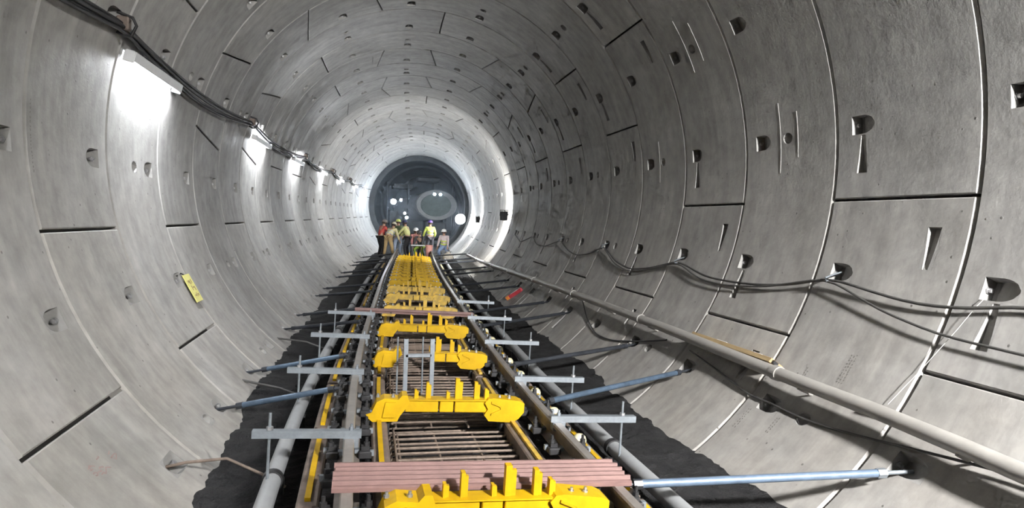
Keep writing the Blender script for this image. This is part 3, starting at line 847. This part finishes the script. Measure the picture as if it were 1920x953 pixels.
# ------------------------------------------------------------------ floodlights on the right wall
def flood(p, aim, size, label, mat, flap=0):
    a = Vector(aim).normalized(); side = a.cross(Vector((0,0,1))).normalized(); up = side.cross(a)
    rot = basis(side, a, up)
    t = tag(empty('floodlight', p), label, 'floodlight', 'floodlights in the tunnel')
    w_, h_ = size
    MB().bbox((0,0,0), (w_,.07,h_), .015, rot).build('flood_housing', M['flood'], t)
    mb = MB()
    for i in range(6): mb.box(rot @ Vector((w_*(-.4+.16*i),-.05,0)), (.012,.03,h_*.8), rot)
    mb.build('cooling_fins', M['flood'], t)
    MB().box(rot @ Vector((0,.037,0)), (w_*.86,.004,h_*.84), rot).build('flood_lens', M[mat], t)
    MB().tube([rot @ Vector((-w_*.54,0,0)), rot @ Vector((-w_*.54,0,h_*.62)), rot @ Vector((w_*.54,0,h_*.62)), rot @ Vector((w_*.54,0,0))], .012, 6).build('yoke', M['flood'], t)
    if flap: MB().box(rot @ Vector((-w_*.52,.03+flap/2,0)), (.012,flap,h_*1.5), rot).build('added_flap', M['flood'], t)  # unseen flap, added to keep this lamp's light off the left wall
    q_ = rel(0, p.y, 0); out = Vector((p.x-q_.x, 0, p.z-q_.z)).normalized()
    MB().tube([rot @ Vector((0,0,h_*.62)), out*(R-(Vector((p.x-q_.x,0,p.z-q_.z))).length)], .012, 6).build('wall_bar', M['flood'], t)
    return t
flood(rel(2.96, 21.75, -.475), (-.10, 1, .02), (.25, .30), 'black floodlight on the right wall seen from behind, nearer of two', 'floodlens')
flood(rel(2.98, 31.6, -.672), (-.15, 1, .02), (.18, .28), 'black floodlight on the right wall seen from behind, farther of two', 'floodlens')
flood(rel(2.20, -2.6, 1.90), (.02, 1, -.42), (.50, .45), 'large floodlight with an added side flap high on the right wall behind the camera', 'rearlens', .55)

# ------------------------------------------------------------------ tunnelling machine end
TY = D0+27*W
base = rel(0, TY, 0)
t = tag(empty('machine_shield', base), 'dark blue-grey steel shield of the tunnelling machine at the far end', 'machine')
ns = 56
mb = MB(); prof = [(R+.1,0),(R-.02,0),(R-.02,.35),(R-.30,.4),(R-.30,5),(R-.45,5.1),(R-.45,15)]
vs = []
for r, dy in prof:
    for j in range(ns):
        a = 2*PI*j/ns; c = rel(0, TY+dy, 0)-base; vs.append(c+Vector((r*math.cos(a), 0, r*math.sin(a))))
mb.add(vs, [(i*ns+j, i*ns+(j+1) % ns, (i+1)*ns+(j+1) % ns, (i+1)*ns+j) for i in range(len(prof)-1) for j in range(ns)])
mb.build('shield_skin', M['tbm'], t, smooth=40)
c = rel(0, TY+15, 0)-base
MB().add([c+Vector((R*math.cos(2*PI*j/ns), 0, R*math.sin(2*PI*j/ns))) for j in range(ns)], [tuple(range(ns))]).build('bulkhead', M['tbm'], t)
for i, (x, z, w_, h_, dy) in enumerate(((-1.9,-1.2,1.0,1.6,5.5),(-.6,-1.5,1.2,1.0,6),(.9,-1.6,1.5,1.0,5),(2.0,-.9,.7,1.7,6.5),(-1.5,1.4,1.4,.35,6),(.3,2.0,1.6,.3,6.5))):
    MB().bbox(rel(x,TY+dy,z)-base, (w_,1.6,h_), .04).build('machine_cabinet', M['tbm'], t)
for x in (-2.3, -.9, .8, 2.2):
    MB().tube([rel(x,TY+3,-2.3)-base, rel(x,TY+3,1.6)-base], .06, 8).build('frame_post', M['tbm'], t)
MB().bbox(rel(0,TY+3.4,-2.45)-base, (4.0,6.0,.25), .03).build('deck_plate', M['tbm'], t)
# ventilation duct with a wide mouth
p = rel(1.05, TY+1.6, .10)
t = tag(empty('ventilation_duct', p), 'large grey ventilation duct mouth hanging at the far end', 'duct')
path = [Vector((0,0,0)), Vector((-.10,.5,-.02)), Vector((-.35,1.2,-.1)), Vector((-.8,2.2,-.25)), Vector((-1.0,3.6,-.3))]
def sq(s, r): return s
mb = MB(); mb.tube(path, [1.02,1.0,.95,.9,.9], 28, cap=False)
o = mb.build('duct_skin', M['duct'], t, smooth=50)
MB().tube([Vector((.01,-.03,0)), Vector((-.0,.06,0))], [.78,.78], 28, cap=True).build('duct_throat', M['duct_in'], t, smooth=50)
mb = MB(); n = 28; vs = []
for r, y_ in ((.78,-.02),(1.02,-.0),(1.06,-.05),(1.06,.05)): vs += [Vector((r*math.cos(2*PI*j/n), y_, r*math.sin(2*PI*j/n))) for j in range(n)]
mb.add(vs, [(i*n+j, i*n+(j+1) % n, (i+1)*n+(j+1) % n, (i+1)*n+j) for i in range(3) for j in range(n)])
mb.build('mouth_ring', M['duct'], t, smooth=40)
t.scale = (1.35, 1.2, .98)
# work lamps of the machine
def worklamp(p, r, label, lens='worklens'):
    t = tag(empty('work_lamp', p), label, 'lamp', 'work lamps at the far end')
    rot = Matrix.Rotation(RAD(90), 3, 'X')
    MB().lathe([(r*.5,-.12),(r*.9,-.06),(r*1.15,0),(r*1.15,.02),(r*1.02,.02),(r*1.0,0)], 14, (0,0,0), rot).build('lamp_housing', M['flood'], t, smooth=50)
    MB().lathe([(r,.0),(r*.96,.012),(.01,.016)], 14, (0,0,0), rot).build('lamp_lens', M[lens], t, smooth=50)
    MB().tube([Vector((0,.08,0)), Vector((0,.3,.25))], .02, 6).build('lamp_arm', M['flood'], t)
worklamp(rel(2.58, 41.0, -.74), .31, 'glaring round white floodlight at the far right facing the camera', 'glarelens')
worklamp(rel(-1.72, 44.6, .20), .17, 'bright round work lamp at the upper left of the far machine')
worklamp(rel(-1.30, 45.6, .35), .08, 'small round work lamp right of the bright upper lamp')
worklamp(rel(-.97, 44.6, -.53), .07, 'small work lamp low on the far machine, upper of two')
worklamp(rel(-.84, 44.6, -.80), .09, 'small work lamp low on the far machine, lower of two')
worklamp(rel(.93, 45.7, .83), .085, 'work lamp on the grey duct, left of the pair')
worklamp(rel(1.33, 45.7, .83), .085, 'work lamp on the grey duct, right of the pair')

# ------------------------------------------------------------------ workers
SKIN = pmat('skin', (.50,.31,.22), .6, var=.08)
def cl(name, c, rough=.85): return pmat(name, c, rough, var=.12, scale=10, bump=.1)
def ik(a, b, l1, l2, pole):
    d = b-a; L_ = min(d.length, (l1+l2)*.999)
    if d.length > L_: b = a+d.normalized()*L_; d = b-a
    k = (l1*l1-l2*l2+L_*L_)/(2*L_); h = math.sqrt(max(0, l1*l1-k*k))
    dn = d.normalized(); p = (pole-dn*pole.dot(dn)).normalized()
    return a+dn*k+p*h, b
def skinned(name, verts, edges, radii, root, mats, parent=None, sub=1):
    me = bpy.data.meshes.new(name); me.from_pydata([tuple(v) for v in verts], edges, [])
    me.materials.append(mats)
    o = bpy.data.objects.new(name, me); col.objects.link(o)
    if parent: o.parent = parent
    md = o.modifiers.new('skin', 'SKIN'); md.use_smooth_shade = True
    sv = me.skin_vertices
    if len(sv) == 0:
        bpy.context.view_layer.objects.active = o
    lay = me.skin_vertices[0].data if len(me.skin_vertices) else None
    if lay is None: return o
    for i, r in enumerate(radii):
        lay[i].radius = (r, r) if not isinstance(r, tuple) else r; lay[i].use_root = (i == root)
    o.modifiers.new('sub', 'SUBSURF').levels = sub
    o.modifiers['sub'].render_levels = sub
    return o
def chain(V, E, Rr, start, pts, radii):
    prev = start
    for p, r in zip(pts, radii):
        V.append(Vector(p)); Rr.append(r); E.append((prev, len(V)-1)); prev = len(V)-1
    return prev
def person(pos, heading, label, top, trousers, helmet, pelvis=.95, lean=0, hands=((-.28,.15,.85),(.28,.15,.85)), feet=((-.13,.0),(.13,.0)), vest=None, hair=(.05,.035,.03), look=0, kneel=False):
    t = tag(empty('person', pos, (0,0,heading)), label, 'person', 'workers at the far end')
    P0 = Vector((0, -.10*math.sin(lean), pelvis))
    up = Vector((0, math.sin(lean), math.cos(lean))); fw = Vector((0, math.cos(lean), -math.sin(lean))); rt = Vector((1,0,0))
    sp1 = P0+up*.18; ch = P0+up*.36; nk = P0+up*.52
    hl = lean*.45+look; hup = Vector((0, math.sin(hl), math.cos(hl))); hfw = Vector((0, math.cos(hl), -math.sin(hl)))
    hb = nk+hup*.08; hc = hb+hup*.08+hfw*.02; ht = hc+hup*.10
    V = [P0]; Rr = [.125]; E = []
    a = chain(V, E, Rr, 0, [sp1, ch], [.12, .135]); chest = a
    a = chain(V, E, Rr, a, [nk, hb, hc, ht], [.058, .062, .095, .062])
    arms = []; legs = []
    for s, hd in zip((-1, 1), hands):
        sh = ch+up*.10+rt*(s*.185); h = Vector(hd)
        el, h = ik(sh, h, .29, .26, Vector((s*.5,-.6,-.6)))
        arms.append((sh, el, h))
        b = chain(V, E, Rr, chest, [sh, (sh+el)/2, el, (el+h)/2, h], [.062, .050, .043, .037, .028])
        d = (h-el).normalized(); sd = d.cross(fw).normalized() if d.cross(fw).length > .1 else rt
        pm = h+d*.06; pi = chain(V, E, Rr, b, [pm], [.030])
        for k_, (o_, l_) in enumerate(((-.026,.06),(-.009,.075),(.009,.07),(.026,.055))):
            chain(V, E, Rr, pi, [pm+d*.03+sd*o_, pm+d*(.03+l_*.55)+sd*o_+fw*.012, pm+d*(.03+l_)+sd*o_+fw*.03], [.010,.009,.007])
        chain(V, E, Rr, b, [h+d*.025+fw*.03, h+d*.06+fw*.045], [.010,.008])
    for s, ft in zip((-1, 1), feet):
        hp = P0+rt*(s*.09)-Vector((0,0,.04)); an = Vector((ft[0], ft[1], .09))
        kn, an = ik(hp, an, .43, .42, Vector((s*.15,1,.1)))
        if kneel and s > 0: an = Vector((ft[0], ft[1]-.25, .12))
        legs.append((hp, kn, an))
        chain(V, E, Rr, 0, [hp, (hp+kn)/2, kn, (kn+an)/2, an, an+Vector((0,.12,-.05))], [.095,.08,.06,.055,.042,.035])
    body = skinned('body', V, E, Rr, 0, SKIN, t)
    # jacket
    V = [P0+up*.02]; Rr = [.15]; E = []
    b = chain(V, E, Rr, 0, [sp1, ch, P0+up*.48], [.145, .160, .085])
    for sh, el, h in arms: chain(V, E, Rr, 2, [sh, (sh+el)/2, el, h-(h-el).normalized()*.02], [.075,.066,.057,.046])
    skinned('jacket', V, E, Rr, 0, top, t)
    V = [P0+up*.05]; Rr = [.14]; E = []
    for hp, kn, an in legs: chain(V, E, Rr, 0, [hp, (hp+kn)/2, kn, (kn+an)/2, an+Vector((0,0,.02))], [.112,.098,.078,.072,.062])
    skinned('trousers', V, E, Rr, 0, trousers, t)
    for hp, kn, an in legs:
        skinned('boot', [an+Vector((0,-.03,.06)), an+Vector((0,-.02,-.035)), an+Vector((0,.10,-.05)), an+Vector((0,.17,-.055))], [(0,1),(1,2),(2,3)], [.055,.055,.045,.035], 1, M['black'], t)
    if vest:
        for k_ in (.12, .27):
            cpt = P0+up*k_; rot = basis(rt, fw, up)
            MB().lathe([(.172,-.022),(.178,0),(.172,.022),(.12,.022),(.12,-.022)], 18, cpt, rot).build('reflective_band', vest, t, smooth=60)
    rot = basis(rt, hfw, hup)
    MB().lathe([(.135,-.005),(.132,.012),(.112,.016),(.108,.05),(.092,.085),(.06,.108),(.01,.118)], 18, hc+hup*.035, rot).build('helmet', helmet, t, smooth=60)
    MB().prism([(-.075,0),(.075,0),(.05,.012),(-.05,.012)], .09, .17, lambda x, y, z: hc+hup*(.032+z)+hfw*y+rt*x).build('helmet_peak', helmet, t)
    for s in (-1, 1):
        MB().lathe([(.002,0),(.011,.004),(.011,.008),(.002,.012)], 8, hc+rt*(s*.034)+hfw*.088+hup*.012, basis(rt, hup, hfw)).build('eye', M['black'], t)
        MB().bbox(hc+rt*(s*.096)-hup*.005, (.018,.035,.055), .006, rot).build('ear', SKIN, t)
    MB().add([hc+hfw*.085+hup*.015, hc+hfw*.118-hup*.022, hc+hfw*.085-hup*.03+rt*.016, hc+hfw*.085-hup*.03-rt*.016], [(0,1,2),(0,3,1),(1,3,2)]).build('nose', SKIN, t)
    MB().box(hc+hfw*.088-hup*.052, (.045,.01,.009), rot).build('mouth', M['red'], t)
    MB().lathe([(.098,-.06),(.101,0),(.10,.04),(.05,.06)], 14, hc-hfw*.012+hup*.0, rot).build('hair', cl('hair', hair), t, smooth=60)
    return t
HV = cl('hi_vis_yellow', (.72,.86,.20)); SILV = pmat('reflective_silver', (.75,.76,.74), .35, .3, var=.05)
def wp(x, y): return rel(x, y, FZ+.01)
person(wp(-1.52, 31.5), RAD(-60), 'worker in red jacket and black trousers stooping at far left', cl('red_jacket', (.62,.10,.09)), cl('black_trousers', (.02,.02,.022)), cl('grey_helmet', (.28,.25,.24), .4), lean=.35, hands=((-.25,.45,.85),(.25,.50,.80)), vest=None)
person(wp(-1.12, 31.0), RAD(-40), 'worker in cream hi-vis jacket and tan trousers bending forward', cl('cream_jacket', (.82,.76,.45)), cl('tan_trousers', (.50,.36,.18)), cl('cream_helmet', (.8,.75,.6), .4), lean=.75, pelvis=.98, hands=((-.22,.60,.62),(.22,.62,.6)), feet=((-.22,-.05),(.20,.1)), vest=SILV)
person(wp(-.78, 32.7), RAD(170), 'worker in dark green vest with yellow helmet and light blue trousers', cl('dark_green_top', (.13,.17,.10)), cl('pale_jeans', (.42,.50,.66)), cl('yellow_green_helmet', (.72,.82,.25), .35), lean=.1, hands=((-.25,.25,.95),(.25,.28,1.0)), vest=HV)
person(wp(-.30, 31.7), RAD(60), 'worker in pale yellow jacket and black trousers turned sideways', cl('pale_yellow_jacket', (.74,.76,.35)), cl('black_overalls', (.025,.025,.03)), cl('dark_blue_helmet', (.05,.06,.16), .4), lean=.3, hands=((-.25,.5,.95),(.22,.5,.95)))
person(wp(.02, 32.6), RAD(185), 'worker in dusty red top with white helmet crouching mid track', cl('dusty_red_top', (.45,.20,.20)), cl('grey_trousers', (.14,.14,.16)), cl('white_helmet', (.85,.87,.9), .35), lean=.45, pelvis=.62, hands=((-.22,.5,.45),(.22,.5,.45)), feet=((-.18,.1),(.18,.05)))
person(wp(.33, 32.0), RAD(150), 'worker in dark jacket and green trousers squatting beside the hi-vis worker', cl('dark_jacket', (.09,.09,.10)), cl('green_trousers', (.26,.38,.06)), cl('black_helmet', (.06,.06,.07), .4), lean=.5, pelvis=.55, hands=((-.22,.5,.4),(.22,.48,.4)), feet=((-.2,.12),(.2,.08)))
person(wp(.76, 32.8), RAD(10), 'worker with purple helmet and bright yellow-green hi-vis vest seen from behind', HV, cl('slate_trousers', (.10,.10,.12)), cl('purple_helmet', (.22,.14,.55), .35), lean=.12, hands=((-.28,.25,.95),(.28,.25,.95)), vest=SILV)
person(wp(1.42, 31.6), RAD(160), 'worker with white helmet and pale shirt crouching on the right in blue jeans', cl('pale_shirt', (.68,.58,.60)), cl('blue_jeans', (.30,.42,.66)), cl('bright_white_helmet', (.9,.92,.93), .3), lean=.3, pelvis=.60, hands=((-.25,.45,.55),(.25,.42,.5)), feet=((-.25,.2),(.2,.0)), vest=HV)

# things among the workers
p = rel(.70, 30.4, FZ)
t = tag(empty('bucket', p), 'salmon pink plastic bucket standing in front of the hi-vis worker', 'bucket')
MB().lathe([(.13,.0),(.165,.46),(.18,.47),(.18,.50),(.16,.50),(.125,.03)], 18).build('bucket_body', M['pink'], t, smooth=50)
MB().tube([Vector((.17*math.cos(a), 0, .48+.12*math.sin(a))) for a in np.linspace(0, PI, 9)], .006, 6).build('bucket_handle', M['galv'], t)
t.location.z += .18
bl = MB().bbox((0,0,.09), (.42,.42,.18), .01).build('timber_block', M['wood']); bl.location = p
tag(bl, 'square timber block under the pink bucket', 'block')
p = rel(.36, 31.2, FZ)
t = tag(empty('work_bench', p), 'low white-topped bench among the crouching workers', 'bench')
MB().bbox((0,0,.62), (1.0,.35,.05), .01).build('bench_top', M['white'], t)
for sx in (-.44,.44):
    for sy in (-.13,.13): MB().box((sx,sy,.30), (.05,.05,.60)).build('leg', M['black'], t)
p = rel(1.58, 30.6, FZ)
t = tag(empty('canvas_bag', p), 'pale canvas bag slumped beside the crouching worker on the right', 'bag')
MB().lathe([(.20,0),(.25,.06),(.24,.2),(.17,.3),(.08,.34),(.10,.40)], 12).build('bag_body', cl('canvas', (.72,.66,.58)), t, smooth=60)
MB().tube([Vector((-.08,0,.38)), Vector((-.05,0,.48)), Vector((.05,0,.48)), Vector((.08,0,.38))], .012, 6).build('bag_strap', M['rebar'], t)
M.pop('_dome_me', None)

# dusty haze at the far end
mt = bpy.data.materials.new('dust_haze'); mt.use_nodes = True
nt = mt.node_tree; nt.nodes.remove(nt.nodes['Principled BSDF'])
vs_ = nt.nodes.new('ShaderNodeVolumeScatter'); vs_.inputs['Density'].default_value = .011; vs_.inputs['Color'].default_value = (.75,.86,1,1); vs_.inputs['Anisotropy'].default_value = .3
nt.links.new(vs_.outputs[0], nt.nodes['Material Output'].inputs['Volume'])
ns = 24; ys = (TY-6, TY-2, TY+2, TY+6, TY+11); mb = MB(); vs = []
for y in ys: vs += [wall(360*j/ns, y, 2.75) for j in range(ns)]
mb.add(vs, [(i*ns+j, i*ns+(j+1) % ns, (i+1)*ns+(j+1) % ns, (i+1)*ns+j) for i in range(len(ys)-1) for j in range(ns)] + [tuple(range(ns)), tuple((len(ys)-1)*ns+j for j in reversed(range(ns)))])
tag(mb.build('dust_haze', mt), 'bluish dust haze around the work lamps at the far end', 'haze', kind='stuff')
